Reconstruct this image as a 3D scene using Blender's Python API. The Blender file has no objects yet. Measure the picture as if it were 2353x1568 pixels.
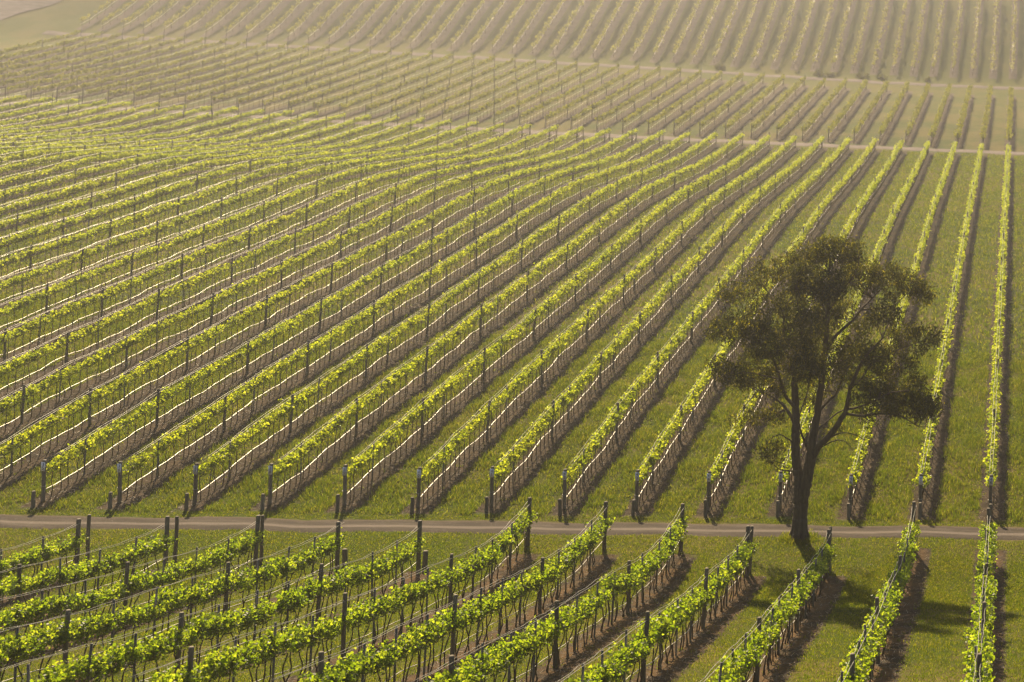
import bpy, math
import numpy as np
from mathutils import Matrix, Vector
R = math.radians
sc = bpy.context.scene
COL = sc.collection
rng = np.random.default_rng(11)

# ------------------------------------------------------------------ camera
F, W0, H0 = 3600.0, 2353.0, 1568.0            # focal length and frame in reference pixels
XV, YV, ROLL = 2338.0, -40.0, R(2.4)          # point where the vine rows run to
cd = bpy.data.cameras.new("camera")
cam = bpy.data.objects.new("camera", cd); COL.objects.link(cam)
cd.sensor_fit = 'HORIZONTAL'; cd.sensor_width = 36.0
cd.lens = 36.0 * F / W0
cd.shift_x = -(XV - W0 / 2) / W0
cd.shift_y = (YV - H0 / 2) / W0
cd.clip_start, cd.clip_end = 0.5, 2000
cd.dof.use_dof = True; cd.dof.focus_distance = 52; cd.dof.aperture_fstop = 0.95
ex = Vector((math.cos(ROLL), 0, math.sin(ROLL))); ey = Vector((-math.sin(ROLL), 0, math.cos(ROLL)))
ez = ex.cross(ey)
cam.matrix_world = Matrix((ex, ey, ez)).transposed().to_4x4()
sc.camera = cam

# ------------------------------------------------------------------ sky, sun, exposure
SUN_AZ, SUN_EL = R(20), R(37.5)                 # azimuth measured from +Y towards -X
w = bpy.data.worlds.new("World"); sc.world = w; w.use_nodes = True
nt = w.node_tree; nt.nodes.clear()
sky = nt.nodes.new('ShaderNodeTexSky'); sky.sky_type = 'NISHITA'; sky.sun_disc = False
sky.sun_elevation = SUN_EL; sky.sun_rotation = -SUN_AZ
sky.dust_density = 3.0; sky.air_density = 1.0
bg = nt.nodes.new('ShaderNodeBackground'); bg.inputs[1].default_value = 0.05
wo = nt.nodes.new('ShaderNodeOutputWorld')
nt.links.new(sky.outputs[0], bg.inputs[0]); nt.links.new(bg.outputs[0], wo.inputs[0])
sd = bpy.data.lights.new("sun", 'SUN'); sd.energy = 5.0; sd.angle = R(0.9); sd.color = (1, 0.80, 0.50)
sun = bpy.data.objects.new("sun", sd); COL.objects.link(sun)
L = Vector((-math.sin(SUN_AZ) * math.cos(SUN_EL), math.cos(SUN_AZ) * math.cos(SUN_EL), math.sin(SUN_EL)))
sun.rotation_euler = L.to_track_quat('Z', 'Y').to_euler()
sun.location = (-60, 160, 120)
vs = sc.view_settings
vs.view_transform = 'Standard'; vs.look = 'None'; vs.gamma = 1; vs.use_curve_mapping = False
vs.exposure = 1.05
sc.cycles.use_denoising = True
sc.cycles.max_bounces = 6; sc.cycles.volume_bounces = 1
sc.cycles.caustics_reflective = False; sc.cycles.caustics_refractive = False
sc.cycles.sample_clamp_indirect = 4.0
sc.cycles.pixel_filter_type = 'BLACKMAN_HARRIS'; sc.cycles.filter_width = 1.4

# ------------------------------------------------------------------ helpers
def unproject(X, Y, y):                        # reference pixel + depth -> world point
    dX, dY = X - XV, Y - YV
    u = dX * math.cos(ROLL) + dY * math.sin(ROLL); v = -dX * math.sin(ROLL) + dY * math.cos(ROLL)
    return (u * y / F, y, -v * y / F)

def make_mesh(name, V, faces):
    """V (n,3); faces: list of (m,k) index arrays"""
    V = np.asarray(V, np.float32).reshape(-1, 3)
    me = bpy.data.meshes.new(name)
    me.vertices.add(len(V)); me.vertices.foreach_set('co', V.ravel())
    faces = [np.asarray(f, np.int32) for f in faces if len(f)]
    nl = sum(f.size for f in faces); npoly = sum(len(f) for f in faces)
    me.loops.add(nl); me.polygons.add(npoly)
    me.loops.foreach_set('vertex_index', np.concatenate([f.ravel() for f in faces]))
    tot = np.concatenate([np.full(len(f), f.shape[1], np.int32) for f in faces])
    st = np.concatenate([[0], np.cumsum(tot)[:-1]]).astype(np.int32)
    me.polygons.foreach_set('loop_start', st)
    me.update(calc_edges=True)
    return me

class Geo:                                     # collects pieces of ONE mesh
    def __init__(self): self.V, self.F, self.n = [], {}, 0
    def add(self, V, F):
        V = np.asarray(V, float).reshape(-1, 3); F = np.asarray(F, int)
        self.V.append(V); self.F.setdefault(F.shape[1], []).append(F + self.n); self.n += len(V)
    def tube(self, P, rad, sides=6, caps=True, furrow=0.0):
        P = np.asarray(P, float); n = len(P); rad = np.broadcast_to(np.asarray(rad, float), (n,))
        T = np.gradient(P, axis=0); T /= np.linalg.norm(T, axis=1)[:, None] + 1e-9
        ref = np.where(np.abs(T[:, 2:3]) > .85, np.array([[1., 0, 0]]), np.array([[0., 0, 1]]))
        A = np.cross(T, ref); A /= np.linalg.norm(A, axis=1)[:, None] + 1e-9
        for i in range(1, n):                  # keep the frame from flipping
            if np.dot(A[i], A[i - 1]) < 0: A[i] *= -1
        B = np.cross(T, A)
        a = np.arange(sides) * 2 * np.pi / sides
        V = P[:, None] + rad[:, None, None] * (np.cos(a)[None, :, None] * A[:, None] + np.sin(a)[None, :, None] * B[:, None])
        if furrow:                             # ridged bark that winds along the limb
            ln = np.concatenate([[0], np.cumsum(np.linalg.norm(np.diff(P, axis=0), axis=1))])
            q = a[None] + .12 * np.sin(ln[:, None] * 2.2)
            k = np.sin(q * 5 + .6 * np.sin(ln[:, None] * 1.7)) * .5 + np.sin(q * 9 + ln[:, None] * .8) * .5 + rng.normal(0, .5, (n, sides))
            V = P[:, None] + (V - P[:, None]) * (1 + furrow * k)[..., None]
        i, j = np.meshgrid(np.arange(n - 1), np.arange(sides), indexing='ij'); j2 = (j + 1) % sides
        Q = np.stack([i * sides + j, i * sides + j2, (i + 1) * sides + j2, (i + 1) * sides + j], -1).reshape(-1, 4)
        self.add(V.reshape(-1, 3), Q)
        if caps:
            m = self.n - n * sides
            self.F.setdefault(sides, []).append(np.array([np.arange(sides)[::-1] + m, np.arange(sides) + m + (n - 1) * sides]))
    def box(self, x0, x1, y0, y1, z0, z1):
        V = [(x, y, z) for z in (z0, z1) for y in (y0, y1) for x in (x0, x1)]
        self.add(V, [(0, 2, 3, 1), (4, 5, 7, 6), (0, 1, 5, 4), (2, 6, 7, 3), (0, 4, 6, 2), (1, 3, 7, 5)])
    def mesh(self, name):
        return make_mesh(name, np.concatenate(self.V), [np.concatenate(f) for f in self.F.values()])

def obj(name, me, mat=None, parent=None, loc=None, smooth=False):
    o = bpy.data.objects.new(name, me); COL.objects.link(o)
    if mat is not None and not me.materials: me.materials.append(mat)
    if smooth: me.polygons.foreach_set('use_smooth', np.ones(len(me.polygons), bool))
    if parent is not None: o.parent = parent
    if loc is not None: o.location = loc
    return o
def tag(o, label, cat, group=None):
    o['label'] = label; o['category'] = cat
    if group: o['group'] = group
    return o
def empty(name, loc):
    o = bpy.data.objects.new(name, None); COL.objects.link(o); o.location = loc; o.empty_display_size = .2
    return o
def copy_tree(root, loc):                      # a thing with copies of its parts and sub-parts
    r = root.copy(); COL.objects.link(r); r.location = loc
    for ch in root.children:
        c = ch.copy(); COL.objects.link(c); c.parent = r
        for g in ch.children:
            d = g.copy(); COL.objects.link(d); d.parent = c
    return r
ONES = 'zero one two three four five six seven eight nine ten eleven twelve thirteen fourteen fifteen sixteen seventeen eighteen nineteen'.split()
ORDS = 'zeroth first second third fourth fifth sixth seventh eighth ninth tenth eleventh twelfth thirteenth fourteenth fifteenth sixteenth seventeenth eighteenth nineteenth'.split()
TENS = {2: ('twenty', 'twentieth'), 3: ('thirty', 'thirtieth'), 4: ('forty', 'fortieth')}
def nth(n):
    if n < 20: return ORDS[n]
    return TENS[n // 10][1] if n % 10 == 0 else TENS[n // 10][0] + ORDS[n % 10]
def num(n):
    if n < 20: return ONES[n]
    return TENS[n // 10][0] + ('' if n % 10 == 0 else ONES[n % 10])

# ------------------------------------------------------------------ terrain
def shear_w(y): return np.clip((92 - y) / 22, 0, 1)
SL = 0.085                                     # the road and the headlands run a little askew
near = [(-80, 2), (-30, -4), (0, -9.0), (20, -13.7), (36, -17.55), (40.2, -18.6), (44.2, -19.6), (48.3, -20.55), (52.5, -21.5),
        (54.6, -22.0), (56.5, -22.4), (58.7, -22.75), (61, -22.86), (64.2, -22.86), (66.4, -23.1), (68, -23.1)]
tabs = {
 -170: [(75, -21.6), (85, -20.8), (94, -20.0), (103, -19.4), (113, -19.1), (126, -18.7), (135, -19.0), (145, -19.3), (159, -19.5), (168, -19), (177, -18.5), (184, -18.2), (205, -16.4), (227, -13.6), (236, -10.2), (243, -7.5), (263, 2), (300, 10), (520, 18)],
 -110: [(75, -21.6), (85, -20.8), (94, -20.0), (103, -19.5), (113, -19.2), (126, -18.8), (131, -19), (135, -19.2), (140, -19.4), (145, -19.55), (154, -19.7), (159, -19.75), (163, -19.55), (168, -19.25), (172, -19), (177, -18.75), (184, -18.6), (205, -16.9), (227, -14.6), (236, -12.4), (243, -8.8), (263, .8), (300, 10), (520, 18)],
 -75: [(75, -21.8), (85, -20.9), (94, -20.1), (103, -19.75), (113, -19.45), (119, -19.3), (124, -18.98), (130, -18.8), (135.5, -19.2), (141, -19.6), (147, -19.9), (152, -20.15), (158, -20.25), (163, -19.95), (169, -19.65), (177, -19.3), (184, -19.1), (205, -17.4), (227, -15.4), (236, -13.6), (243, -10.2), (263, -.8), (300, 9), (520, 18)],
 -48: [(77, -22.1), (85.8, -21.5), (94, -21.0), (103, -20.6), (111, -20.3), (119, -19.75), (127.6, -19.25), (136, -19.35), (144.5, -19.75), (153, -20.25), (161, -20.35), (170, -20), (177, -19.7), (184, -19.3), (205, -17.7), (227, -15.9), (236, -14.3), (243, -11.1), (263, -1.8), (300, 8.5), (520, 17)],
 -36: [(77.2, -22.45), (85.8, -22.0), (94, -21.5), (102.4, -21.1), (110.8, -20.6), (120, -20.0), (128, -19.65), (136, -19.7), (145, -20), (153, -20.3), (161, -20.3), (170, -20), (177, -19.75), (184, -19.4), (205, -17.9), (227, -16.3), (236, -14.8), (243, -11.8), (263, -2.4), (300, 8), (520, 17)],
 -12: [(76.5, -22.55), (84, -22.2), (92, -21.9), (102, -21.45), (111, -21.15), (120, -20.75), (130, -20.35), (140, -20.2), (150, -20.15), (160, -20.0), (177, -19.65), (184, -19.5), (205, -18.2), (227, -16.7), (236, -15.4), (243, -12.6), (263, -3.3), (300, 8), (520, 17)],
}
tabs[-260] = tabs[-170]; tabs[60] = tabs[-12]
gxs = np.arange(-260, 121, 2.0); gss = np.arange(-80, 521, 0.5)
kx = sorted(tabs)
cols = [np.interp(gss, *np.array(near + tabs[k]).T) for k in kx]
G = np.array([[0.0]])
G = np.stack([np.interp(gxs, kx, c) for c in np.array(cols).T], 1)      # (x, s)
def gauss(n): a = np.arange(-3 * n, 3 * n + 1); g = np.exp(-a * a / (2 * n * n)); return g / g.sum()
def blur(A, n, ax):
    g = gauss(n); m = len(g) // 2
    P = np.pad(A, [(m, m) if i == ax else (0, 0) for i in (0, 1)], mode='reflect', reflect_type='odd')
    return np.apply_along_axis(lambda v: np.convolve(v, g, 'valid'), ax, P)
Gs = blur(blur(G, 4, 1), 4, 0)
Gn = blur(blur(G, 2, 1), 4, 0)                 # crisper profile around the road
wn = np.clip((74 - gss) / 8, 0, 1)[None]
G = Gs * (1 - wn) + Gn * wn
def T(x, y):
    x = np.asarray(x, float); y = np.asarray(y, float)
    s = y - SL * np.clip(x, -80, 20) * shear_w(y)
    fx = np.clip((x - gxs[0]) / 2.0, 0, len(gxs) - 1.001); fs = np.clip((s - gss[0]) / 0.5, 0, len(gss) - 1.001)
    i = fx.astype(int); j = fs.astype(int); a = fx - i; b = fs - j
    z = G[i, j] * (1 - a) * (1 - b) + G[i + 1, j] * a * (1 - b) + G[i, j + 1] * (1 - a) * b + G[i + 1, j + 1] * a * b
    return z + 0.05 * np.sin(x * .9 + 1.3 * np.sin(y * .31)) * np.sin(y * .47 + x * .2)
def t1(x, y): return float(T(np.array([x]), np.array([y]))[0])

# rows
def rx(k): return -(0.25 + 3.0 * k)
def main_start(k): return 67.85 + 0.083 * rx(k)
MAIN_END, TH0, TH1 = 176.8, 182.5, 227.0
def fo_start(k): return 238 + 0.046 * rx(k)
near_end = {0: 62.3, 1: 62.7, 2: 59.2, 3: 59.0, 4: 61.4, 5: 61.4, 6: 61.4, 7: 58.0, 8: 58.0, 9: 57.9, 10: 57.3, 11: 56.9, 12: 57.0}
def left_limit(x): return F * (-x) / 2332.0    # depth where a row leaves the frame
BAY = 8.5

# ------------------------------------------------------------------ materials
def mat(name):
    m = bpy.data.materials.new(name); m.use_nodes = True
    t = m.node_tree; t.nodes.clear(); o = t.nodes.new('ShaderNodeOutputMaterial')
    return m, t, o
def N(t, typ, **k):
    n = t.nodes.new(typ)
    for a, v in k.items(): setattr(n, a, v)
    return n
def noise(t, scale, detail=4, vec=None, rough=.6):
    n = N(t, 'ShaderNodeTexNoise'); n.inputs['Scale'].default_value = scale; n.inputs['Detail'].default_value = detail
    n.inputs['Roughness'].default_value = rough
    if vec is not None: t.links.new(vec, n.inputs['Vector'])
    return n.outputs['Fac']
def ramp(t, fac, stops):
    r = N(t, 'ShaderNodeValToRGB'); e = r.color_ramp.elements
    e[0].position, e[0].color = stops[0][0], (*stops[0][1], 1); e[1].position, e[1].color = stops[-1][0], (*stops[-1][1], 1)
    for p, c in stops[1:-1]:
        q = e.new(p); q.color = (*c, 1)
    t.links.new(fac, r.inputs[0]); return r.outputs[0]
def mth(t, op, a, b=None, c=None):
    n = N(t, 'ShaderNodeMath', operation=op)
    for i, v in enumerate((a, b, c)):
        if v is None: continue
        if isinstance(v, (int, float)): n.inputs[i].default_value = v
        else: t.links.new(v, n.inputs[i])
    return n.outputs[0]
def mixc(t, fac, a, b):
    n = N(t, 'ShaderNodeMix', data_type='RGBA')
    for s, v in ((n.inputs[0], fac), (n.inputs[6], a), (n.inputs[7], b)):
        if isinstance(v, (int, float)): s.default_value = v
        elif isinstance(v, tuple): s.default_value = (*v, 1)
        else: t.links.new(v, s)
    return n.outputs[2]
def sstep(t, v, lo, hi):
    n = N(t, 'ShaderNodeMapRange', interpolation_type='SMOOTHSTEP')
    t.links.new(v, n.inputs[0]); n.inputs[1].default_value = lo; n.inputs[2].default_value = hi
    return n.outputs[0]
def bump(t, h, strength, dist=.05):
    b = N(t, 'ShaderNodeBump'); b.inputs['Strength'].default_value = strength; b.inputs['Distance'].default_value = dist
    t.links.new(h, b.inputs['Height']); return b.outputs[0]

def leaf_material(name, refl, trans, amount, gloss=.04, rough=.45, patch=.35, patch_scale=.35, dry=(1.25, 1.0, .7)):
    """refl / trans: lists of (pos, colour) picked per leaf; colour also drifts from patch to patch and plant to plant"""
    m, t, o = mat(name)
    g = N(t, 'ShaderNodeNewGeometry'); rnd = g.outputs['Random Per Island']
    pn = sstep(t, noise(t, patch_scale, 3, g.outputs['Position']), .35, .68)
    oi = N(t, 'ShaderNodeObjectInfo').outputs['Random']
    f = mth(t, 'MULTIPLY', mth(t, 'ADD', mth(t, 'MULTIPLY', pn, .7), mth(t, 'MULTIPLY', oi, .3)), patch)
    def tint(c):
        n = N(t, 'ShaderNodeMix', data_type='RGBA', blend_type='MULTIPLY'); n.inputs[0].default_value = 1
        t.links.new(c, n.inputs[6]); t.links.new(mixc(t, f, (1, 1, 1), tuple(dry)), n.inputs[7]); return n.outputs[2]
    d = N(t, 'ShaderNodeBsdfDiffuse'); t.links.new(tint(ramp(t, rnd, refl)), d.inputs[0])
    tr = N(t, 'ShaderNodeBsdfTranslucent'); t.links.new(tint(ramp(t, rnd, trans)), tr.inputs[0])
    mx = N(t, 'ShaderNodeMixShader'); mx.inputs[0].default_value = amount
    t.links.new(d.outputs[0], mx.inputs[1]); t.links.new(tr.outputs[0], mx.inputs[2])
    gl = N(t, 'ShaderNodeBsdfGlossy'); gl.inputs[0].default_value = (1, 1, 1, 1); gl.inputs[1].default_value = rough
    m2 = N(t, 'ShaderNodeMixShader'); m2.inputs[0].default_value = gloss
    t.links.new(mx.outputs[0], m2.inputs[1]); t.links.new(gl.outputs[0], m2.inputs[2]); t.links.new(m2.outputs[0], o.inputs[0])
    return m
M = {}
M['vine_leaf'] = leaf_material('vine_leaf', [(0, (.045, .075, .008)), (1, (.10, .14, .018))],
                               [(0, (.25, .33, .006)), (.5, (.48, .53, .012)), (1, (.74, .74, .04))], .72, .025, patch=.6, patch_scale=.2, dry=(.75, .88, .8))
M['vine_leaf_near'] = leaf_material('vine_leaf_near', [(0, (.035, .07, .006)), (1, (.085, .13, .014))],
                               [(0, (.19, .29, .005)), (.55, (.36, .46, .010)), (1, (.60, .65, .035))], .70, .03, patch=.8, patch_scale=.4, dry=(.72, .82, .7))
M['vine_leaf_deep'] = leaf_material('vine_leaf_deep', [(0, (.04, .06, .012)), (1, (.09, .11, .02))], [(0, (.18, .22, .012)), (1, (.40, .40, .03))], .55)
M['vine_leaf_far'] = leaf_material('vine_leaf_far', [(0, (.05, .07, .015)), (1, (.10, .12, .03))], [(0, (.24, .27, .02)), (1, (.50, .48, .06))], .6)
M['tree_leaf'] = leaf_material('tree_leaf', [(0, (.022, .030, .007)), (1, (.05, .058, .012))],
                               [(0, (.045, .055, .003)), (.78, (.12, .125, .006)), (1, (.42, .38, .02))], .46, .02, patch=.7, patch_scale=.9, dry=(1.2, 1.05, .8))
M['grass'] = leaf_material('grass', [(0, (.032, .058, .004)), (1, (.085, .10, .012))],
                           [(0, (.070, .122, .002)), (.75, (.170, .225, .004)), (1, (.38, .38, .03))], .62, .008, patch=.7, patch_scale=.55, dry=(1.25, 1.0, 1.1))
M['bush_leaf'] = leaf_material('bush_leaf', [(0, (.04, .05, .015)), (1, (.09, .09, .03))], [(0, (.1, .11, .02)), (1, (.2, .2, .04))], .4)

def simple(name, c0, c1, scale, rough=.85, bmp=.3, stretch=None, spec=.3):
    m, t, o = mat(name)
    tc = N(t, 'ShaderNodeTexCoord'); v = tc.outputs['Object']
    if stretch:
        mp = N(t, 'ShaderNodeMapping'); mp.inputs['Scale'].default_value = stretch; t.links.new(v, mp.inputs[0]); v = mp.outputs[0]
    oi = N(t, 'ShaderNodeObjectInfo')
    f = noise(t, scale, 5, v)
    b = N(t, 'ShaderNodeBsdfPrincipled'); b.inputs['Roughness'].default_value = rough
    b.inputs['Specular IOR Level'].default_value = spec
    c = ramp(t, f, [(.3, c0), (.7, c1)])
    h = N(t, 'ShaderNodeHueSaturation'); t.links.new(c, h.inputs['Color'])
    t.links.new(mth(t, 'MULTIPLY_ADD', oi.outputs['Random'], .5, .75), h.inputs['Value'])
    t.links.new(h.outputs[0], b.inputs['Base Color'])
    t.links.new(bump(t, f, bmp, .02), b.inputs['Normal']); t.links.new(b.outputs[0], o.inputs[0])
    return m
M['timber'] = simple('timber', (.095, .082, .063), (.20, .172, .13), 9, stretch=(3, 3, .35))
M['steel'] = simple('steel', (.11, .103, .088), (.19, .178, .15), 14, rough=.5, bmp=.1, spec=.5)
M['bark'] = simple('bark', (.045, .033, .022), (.13, .095, .065), 5, bmp=1.0, stretch=(2.2, 2.2, .22))
M['vine_wood'] = simple('vine_wood', (.06, .04, .022), (.13, .085, .045), 18, bmp=.6, stretch=(2, 2, .5))
M['plate'] = simple('plate', (.80, .82, .85), (.88, .89, .91), 8, rough=.5, bmp=.05)
M['ink'] = simple('ink', (.02, .02, .02), (.03, .03, .03), 8, rough=.7, bmp=0)
m, t, o = mat('wire'); b = N(t, 'ShaderNodeBsdfPrincipled')
b.inputs['Base Color'].default_value = (.30, .285, .26, 1); b.inputs['Metallic'].default_value = .25; b.inputs['Roughness'].default_value = .5
t.links.new(b.outputs[0], o.inputs[0]); M['wire'] = m
m, t, o = mat('hose'); b = N(t, 'ShaderNodeBsdfPrincipled')
b.inputs['Base Color'].default_value = (.50, .47, .43, 1); b.inputs['Metallic'].default_value = .4; b.inputs['Roughness'].default_value = .44; b.inputs['Specular IOR Level'].default_value = .9
t.links.new(b.outputs[0], o.inputs[0]); M['hose'] = m

# ground: grass, bare strips under the rows, tan headlands
m, t, o = mat('ground')
tc = N(t, 'ShaderNodeTexCoord'); P = tc.outputs['Object']
sx = N(t, 'ShaderNodeSeparateXYZ'); t.links.new(P, sx.inputs[0]); X, Y = sx.outputs[0], sx.outputs[1]
blk = N(t, 'ShaderNodeAttribute', attribute_name='vineyard').outputs['Fac']
nr = N(t, 'ShaderNodeAttribute', attribute_name='near_block').outputs['Fac']
n_big, n_mid, n_fine, n_vf = noise(t, .12, 4, P), noise(t, .9, 4, P), noise(t, 5, 4, P), noise(t, 16, 3, P, .75)
d = mth(t, 'PINGPONG', mth(t, 'ADD', X, .12), 1.5)
dn = mth(t, 'ADD', d, mth(t, 'MULTIPLY', mth(t, 'SUBTRACT', n_fine, .5), .34))
dn = mth(t, 'ADD', dn, mth(t, 'MULTIPLY', mth(t, 'SUBTRACT', n_mid, .5), .20))
strip = mth(t, 'MULTIPLY', mth(t, 'SUBTRACT', 1.0, sstep(t, dn, .58, .68)), sstep(t, mth(t, 'ADD', mth(t, 'ADD', blk, mth(t, 'MULTIPLY', mth(t, 'SUBTRACT', n_fine, .5), .6)), mth(t, 'MULTIPLY', mth(t, 'SUBTRACT', n_mid, .5), .9)), .35, .65))
grass_c = ramp(t, n_mid, [(.3, (.036, .054, .005)), (.55, (.058, .074, .008)), (.75, (.092, .095, .014))])
grass_c = mixc(t, mth(t, 'MULTIPLY', sstep(t, n_big, .40, .62), .75), grass_c, (.14, .105, .035))
grass_c = mixc(t, mth(t, 'MULTIPLY', sstep(t, n_vf, .45, .75), .45), grass_c, (.035, .045, .008))
rut = mth(t, 'MULTIPLY', mth(t, 'SUBTRACT', 1.0, sstep(t, mth(t, 'ABSOLUTE', mth(t, 'SUBTRACT', d, .92)), .07, .2)), sstep(t, n_mid, .42, .6))
grass_c = mixc(t, mth(t, 'MULTIPLY', mth(t, 'MULTIPLY', rut, blk), .55), grass_c, (.10, .075, .035))
soil_c = ramp(t, n_vf, [(.25, (.018, .013, .009)), (.5, (.037, .027, .019)), (.66, (.068, .052, .036)), (.78, (.25, .205, .148))])
soil_c = mixc(t, mth(t, 'MULTIPLY', sstep(t, n_mid, .35, .7), .35), soil_c, (.15, .10, .06))
litter = mixc(t, n_fine, (.10, .050, .015), (.21, .115, .036))
lit_f = mth(t, 'MULTIPLY', mth(t, 'MULTIPLY', nr, sstep(t, n_mid, .36, .56)), mth(t, 'SUBTRACT', 1.0, sstep(t, d, .25, .62)))
soil_c = mixc(t, mth(t, 'MULTIPLY', lit_f, .40), soil_c, litter)
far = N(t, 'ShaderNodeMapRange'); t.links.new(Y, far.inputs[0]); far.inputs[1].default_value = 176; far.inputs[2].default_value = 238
soil_c = mixc(t, mth(t, 'MULTIPLY', far.outputs[0], .5), soil_c, mixc(t, n_mid, (.15, .118, .098), (.25, .205, .175)))  # pale pinkish far soil, lifted further to stand in for bright haze
grass_c = mixc(t, mth(t, 'MULTIPLY', far.outputs[0], .6), grass_c, mixc(t, n_big, (.10, .115, .02), (.16, .145, .045)))  # far grass lightened with it, hazy glow put into the colour
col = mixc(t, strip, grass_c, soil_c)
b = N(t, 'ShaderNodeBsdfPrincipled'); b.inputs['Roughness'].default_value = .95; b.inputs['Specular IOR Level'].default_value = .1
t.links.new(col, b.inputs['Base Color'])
hgt = mth(t, 'ADD', mth(t, 'MULTIPLY', n_fine, .6), mth(t, 'MULTIPLY', n_vf, .4))
t.links.new(bump(t, hgt, .9, .16), b.inputs['Normal']); t.links.new(b.outputs[0], o.inputs[0]); M['ground'] = m

def dirt(name, axis_tracks, pal=((.033, .025, .019), (.056, .043, .034), (.09, .072, .06))):
    m, t, o = mat(name)
    tc = N(t, 'ShaderNodeTexCoord'); P = tc.outputs['Object']
    mp = N(t, 'ShaderNodeMapping'); mp.inputs['Scale'].default_value = (.25, 1, 1); t.links.new(P, mp.inputs[0])
    n1, n2, n3 = noise(t, 2.2, 5, mp.outputs[0]), noise(t, 14, 4, P, .7), noise(t, .3, 3, P)
    c = ramp(t, n1, [(.3, pal[0]), (.55, pal[1]), (.75, pal[2])])
    c = mixc(t, mth(t, 'MULTIPLY', sstep(t, n2, .5, .75), .3), c, (.15, .125, .105))
    if axis_tracks:
        a = N(t, 'ShaderNodeAttribute', attribute_name='across').outputs['Fac']   # worn pale wheel line, far edge painted brown as the grass verge's shade
        wob = mth(t, 'ADD', a, mth(t, 'MULTIPLY', mth(t, 'SUBTRACT', n3, .5), .12))
        pale = mth(t, 'SUBTRACT', 1.0, sstep(t, mth(t, 'ABSOLUTE', mth(t, 'SUBTRACT', wob, .42)), .03, .13))
        c = mixc(t, mth(t, 'MULTIPLY', pale, .6), c, (.17, .14, .12))
        dk = sstep(t, wob, .74, .92)
        c = mixc(t, mth(t, 'MULTIPLY', dk, .7), c, (.09, .065, .045))
    b = N(t, 'ShaderNodeBsdfPrincipled'); b.inputs['Roughness'].default_value = .95; b.inputs['Specular IOR Level'].default_value = .15
    t.links.new(c, b.inputs['Base Color']); t.links.new(bump(t, n2, .6, .05), b.inputs['Normal']); t.links.new(b.outputs[0], o.inputs[0])
    return m
M['road'] = dirt('road', True); M['track'] = dirt('track', False, ((.10, .078, .07), (.16, .128, .118), (.21, .175, .165)))

# ------------------------------------------------------------------ ground, road, tracks
def grid_mesh(name, xs, ys):
    Xg, Yg = np.meshgrid(xs, ys, indexing='ij')
    V = np.stack([Xg, Yg, T(Xg, Yg)], -1).reshape(-1, 3)
    nx, ny = Xg.shape
    i, j = np.meshgrid(np.arange(nx - 1), np.arange(ny - 1), indexing='ij')
    Q = np.stack([i * ny + j, (i + 1) * ny + j, (i + 1) * ny + j + 1, i * ny + j + 1], -1).reshape(-1, 4)
    return make_mesh(name, V, [Q]), V
gx = np.concatenate([np.arange(-240, -60, 2.0), np.arange(-60, 30, 1.0), np.arange(30, 111, 4.0)])
gy = np.concatenate([np.arange(-70, 28, 4.0), np.arange(28, 76, .5), np.arange(76, 270, 1.0), np.arange(270, 500, 5.0)])
me, V = grid_mesh('ground', gx, gy)
s_ = V[:, 1] - SL * np.clip(V[:, 0], -80, 20) * shear_w(V[:, 1])
def smooth01(v, a, b): q = np.clip((v - a) / (b - a), 0, 1); return q * q * (3 - 2 * q)
near_lim = 59.6 + 3.2 * smooth01(V[:, 0], -4.8, -4.2) + 2.2 * smooth01(V[:, 0], -20, -19.4) * smooth01(-V[:, 0], 10.6, 11.2)
a_near = 1 - smooth01(s_, near_lim - .5, near_lim + 1.2)
ms = 67.0
a_main = smooth01(s_, ms - .5, ms + .8) * (1 - smooth01(V[:, 1], 177, 178.4))
a_third = smooth01(V[:, 1], 181.2, 182.6) * (1 - smooth01(V[:, 1], 227, 228.6)) * smooth01(V[:, 0], -138, -136)
fs0 = 237.5 + .046 * V[:, 0]
a_fourth = smooth01(V[:, 1], fs0 - .8, fs0 + .8) * smooth01(V[:, 0], -140, -138.5)
for nm, vals in (('vineyard', np.clip(a_near + a_main + a_third + a_fourth, 0, 1)), ('near_block', a_near)):
    at = me.attributes.new(nm, 'FLOAT', 'POINT'); at.data.foreach_set('value', vals.astype(np.float32))
g = obj('ground', me, M['ground'], smooth=True); g['kind'] = 'structure'

def strip_road(name, yc, half, x0, x1, m, lift, edge=.25):
    """a dirt strip that lies on the ground; yc(x) is its middle line"""
    xs = np.arange(x0, x1 + .1, 1.0); us = np.linspace(0, 1, 9)
    wob = edge * (np.sin(xs * .7) * .5 + np.sin(xs * 1.9 + 1) * .3 + np.sin(xs * 4.3) * .2)
    wob2 = edge * (np.sin(xs * .8 + 2) * .5 + np.sin(xs * 2.3) * .3 + np.sin(xs * 3.9 + .5) * .2)
    lo = yc(xs) - half + wob; hi = yc(xs) + half + wob2
    Yg = lo[:, None] + (hi - lo)[:, None] * us[None]; Xg = np.repeat(xs[:, None], len(us), 1)
    Z = T(Xg, Yg) + lift
    Z[:, 0] -= lift * 1.6; Z[:, -1] -= lift * 1.6
    nx, ny = Xg.shape
    i, j = np.meshgrid(np.arange(nx - 1), np.arange(ny - 1), indexing='ij')
    Q = np.stack([i * ny + j, (i + 1) * ny + j, (i + 1) * ny + j + 1, i * ny + j + 1], -1).reshape(-1, 4)
    me = make_mesh(name, np.stack([Xg, Yg, Z], -1).reshape(-1, 3), [Q])
    at = me.attributes.new('across', 'FLOAT', 'POINT'); at.data.foreach_set('value', np.tile(us, nx).astype(np.float32))
    o = obj(name, me, m, smooth=True); o['kind'] = 'structure'; return o
def road_y(x): return 65.3 + SL * np.clip(x, -80, 20)
strip_road('dirt_road', road_y, .98, -75, 25, M['road'], .03, .14)
strip_road('farm_track', lambda x: 179.6 + 0 * x, 1.3, -130, 30, M['track'], .06)
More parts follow.
